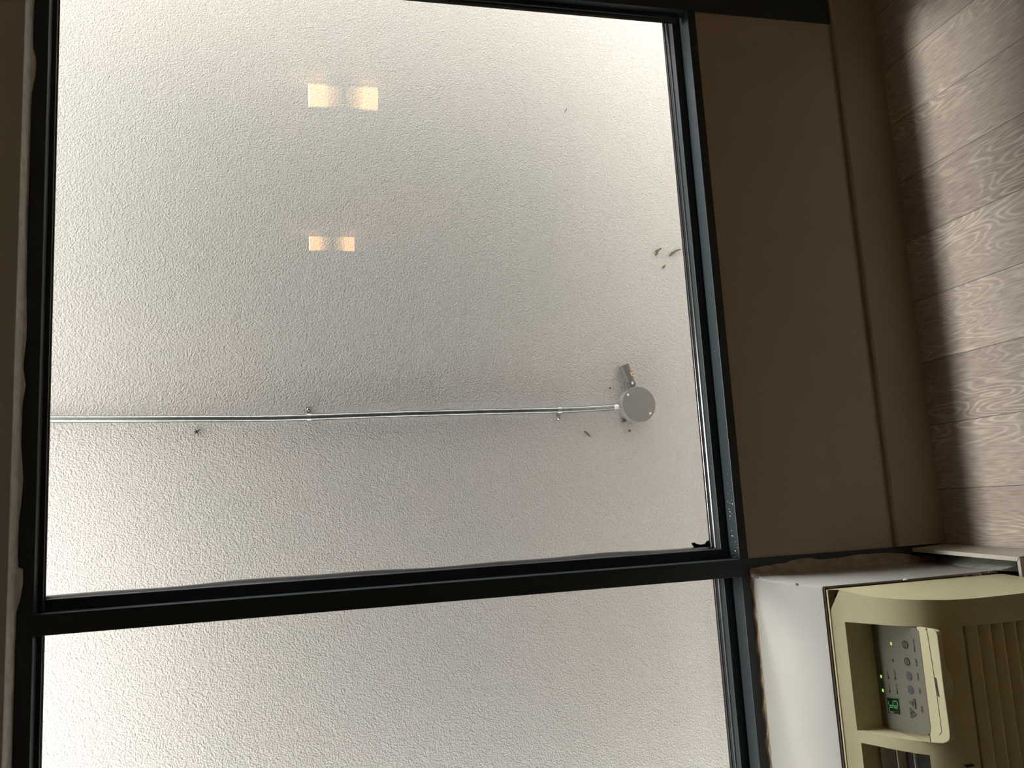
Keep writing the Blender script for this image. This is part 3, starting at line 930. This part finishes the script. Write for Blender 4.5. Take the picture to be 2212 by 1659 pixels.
def strap(x, z, s):
    t = tag(empty('conduit_strap', (x, YB0, z)),
            'one-hole strap on the conduit, farther from the junction box' if s > 0 else 'one-hole strap on the conduit, nearest the junction box',
            'pipe strap', 'straps holding the conduit')
    bm = bmesh.new()
    R0, R1, cy = .0097, .0113, YW - .0165
    prof = []
    n = 14
    out = [(x + s * -1 * R1 * math.cos(a), cy - R1 * math.sin(a)) for a in [math.pi * i / n for i in range(n + 1)]]
    inn = [(x + s * -1 * R0 * math.cos(a), cy - R0 * math.sin(a)) for a in [math.pi * i / n for i in range(n + 1)]]
    poly = [(out[0][0], YW - .002)] + out + [(x + s * R1, YW - .0052), (x + s * .0315, YW - .0052), (x + s * .0315, YW - .0034), (x + s * R0, YW - .0034)] + inn[::-1] + [(inn[0][0], YW - .002)]
    for za, zb in ((z - .0062, z + .0062),):
        va = [bm.verts.new((p[0], p[1], za)) for p in poly]; vb = [bm.verts.new((p[0], p[1], zb)) for p in poly]
        for i in range(len(poly)):
            jn = (i + 1) % len(poly)
            bm.faces.new((va[i], va[jn], vb[jn], vb[i]))
        ca = bm.faces.new(va); cb_ = bm.faces.new(vb[::-1])
        bmesh.ops.triangulate(bm, faces=[ca, cb_])
    make('band', bm, M_STRAP, t)
    bm = bmesh.new()
    lathe(bm, (x + s * .0235, YW - .0052, z), (0, -1, 0), [(.0050, 0), (.0050, .0012), (.0036, .0026), (.0026, .0026), (.0022, .0016), (.0005, .0015)], 16)
    make('screw', bm, M_ZINC, t, smooth=40)


strap(.2907, 1.5180, 1)
strap(.2899, .7730, -1)


# windblown bits stuck to the stucco
def leaf(name, x, z, pts, mat, label, cat, group=None, th=0.004):
    o = tag(empty(name, (x, YB0, z)), label, cat, group) if False else None
    bm = bmesh.new()
    prism(bm, [(x + a, z + b) for a, b in pts], 'Y', YW - .0075, YW - .0075 + th)
    q = make(name, bm, mat)
    return tag(q, label, cat, group)


G = 'leaf scraps stuck low on the stucco wall'
leaf('leaf_scrap', .8027, .3952, [(-.013, .010), (-.008, .012), (-.002, .006), (.004, .010), (.014, -.010), (.010, -.012), (.003, -.002), (-.004, .002), (-.010, .003)], M_LEAF, 'curled medium dry leaf scrap on stucco, farthest of the trio from the sill', 'leaf', G)
leaf('leaf_scrap', .8004, .3450, [(-.014, .014), (-.006, .012), (.002, .004), (.010, -.012), (.014, -.030), (.011, -.031), (.004, -.014), (-.004, -.003), (-.010, .004)], M_LEAF, 'long dry leaf scrap on stucco, closest to the sill', 'leaf', G)
leaf('leaf_scrap', .7526, .3801, [(-.006, .005), (.000, .006), (.006, -.003), (.003, -.006), (-.004, -.001)], M_LEAF, 'smallest dry leaf scrap of the trio on stucco', 'leaf', G)
leaf('seed_husk', .2134, .6847, [(.011, .010), (.006, .008), (-.004, -.003), (-.009, -.010), (-.006, -.010), (.002, -.005), (.009, .003)], M_LEAF, 'thin brown seed husk on stucco between the nearest strap and the junction box', 'husk')
leaf('dead_insect', .2611, 1.8211, [(.000, .009), (.0018, .0018), (.010, .003), (.003, -.001), (.006, -.010), (-.0005, -.003), (-.009, -.008), (-.003, .000), (-.008, .006), (-.0015, .0025)], M_BUG, 'small dark leggy insect on stucco beside the conduit', 'insect')
leaf('mud_spot', .2193, .5445, [(.004, .003), (-.001, .004), (-.004, 0), (-.001, -.004), (.004, -.002)], M_LEAF, 'tiny brown mud spot on stucco beside the round junction box', 'mud spot')
leaf('twig_bit', 1.2787, .6778, [(.006, -.003), (.001, -.001), (-.006, .004), (-.005, .0055), (.002, .001), (.0065, -.0015)], M_BUG, 'tiny dark twig alone on stucco, the mark nearest the upper photo edge', 'twig')
leaf('grit_spot', .3556, .5983, [(.0028, .001), (.0008, .0026), (-.0016, .0016), (-.0026, -.0012), (-.0004, -.0022), (.0016, -.0024)], M_BUG, 'tiny black grit spot on stucco next to the lamp holder', 'grit')


# ------------------------------------------------------------------ sconces on the right wall (seen as reflections in the glass)
def sconce(y, label):
    cx, cz = 2.0, 1.322
    t = tag(empty('wall_sconce', (XR, y, cz)), label, 'wall lamp', 'lit sconces on the right wall')
    bm = bmesh.new(); box(bm, XR - .016, XR - .0005, y - .045, y + .045, cz - .075, cz + .075)
    make('backplate', bm, M_BRONZE, t, bevel=0.004)
    bm = bmesh.new(); tube(bm, [(XR - .014, y, cz), (cx + .02, y, cz)], .009, 12)
    make('arm', bm, M_BRONZE, t)
    bm = bmesh.new(); lathe(bm, (cx, y, cz - .012), (0, 0, 1), [(.040, 0), (.042, .004), (.042, .020), (.040, .024)], 28)
    make('collar', bm, M_BRONZE, t, smooth=40)
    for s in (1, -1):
        for nm, mt, z0, z1, r0, r1 in (('shade_dim_glow', M_SH[0], .011, .026, .0450, .0450), ('shade_dim_glow', M_SH[1], .026, .044, .0450, .0455),
                                       ('shade_dim_glow', M_SH[2], .044, .060, .0455, .0470), ('shade_mid_glow', M_SH[3], .060, .074, .0470, .0485),
                                       ('shade_mid_glow', M_SH[4], .074, .088, .0485, .0500), ('shade', M_SH[5], .088, .160, .0500, .0520)):
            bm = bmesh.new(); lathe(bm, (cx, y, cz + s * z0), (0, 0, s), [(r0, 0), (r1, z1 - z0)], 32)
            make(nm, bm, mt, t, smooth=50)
    bm = bmesh.new(); lathe(bm, (cx, y, cz + .1602), (0, 0, 1), [(.052, 0), (.052, .0035), (.048, .0045)], 32)  # glowing rim stands in for the bulb at the open top
    make('shade_rim', bm, M_BULB, t)


sconce(-1.81, 'nearer lit sconce, the larger warm reflection in the glass')
sconce(-4.02, 'farther lit sconce, the smaller warm reflection in the glass')
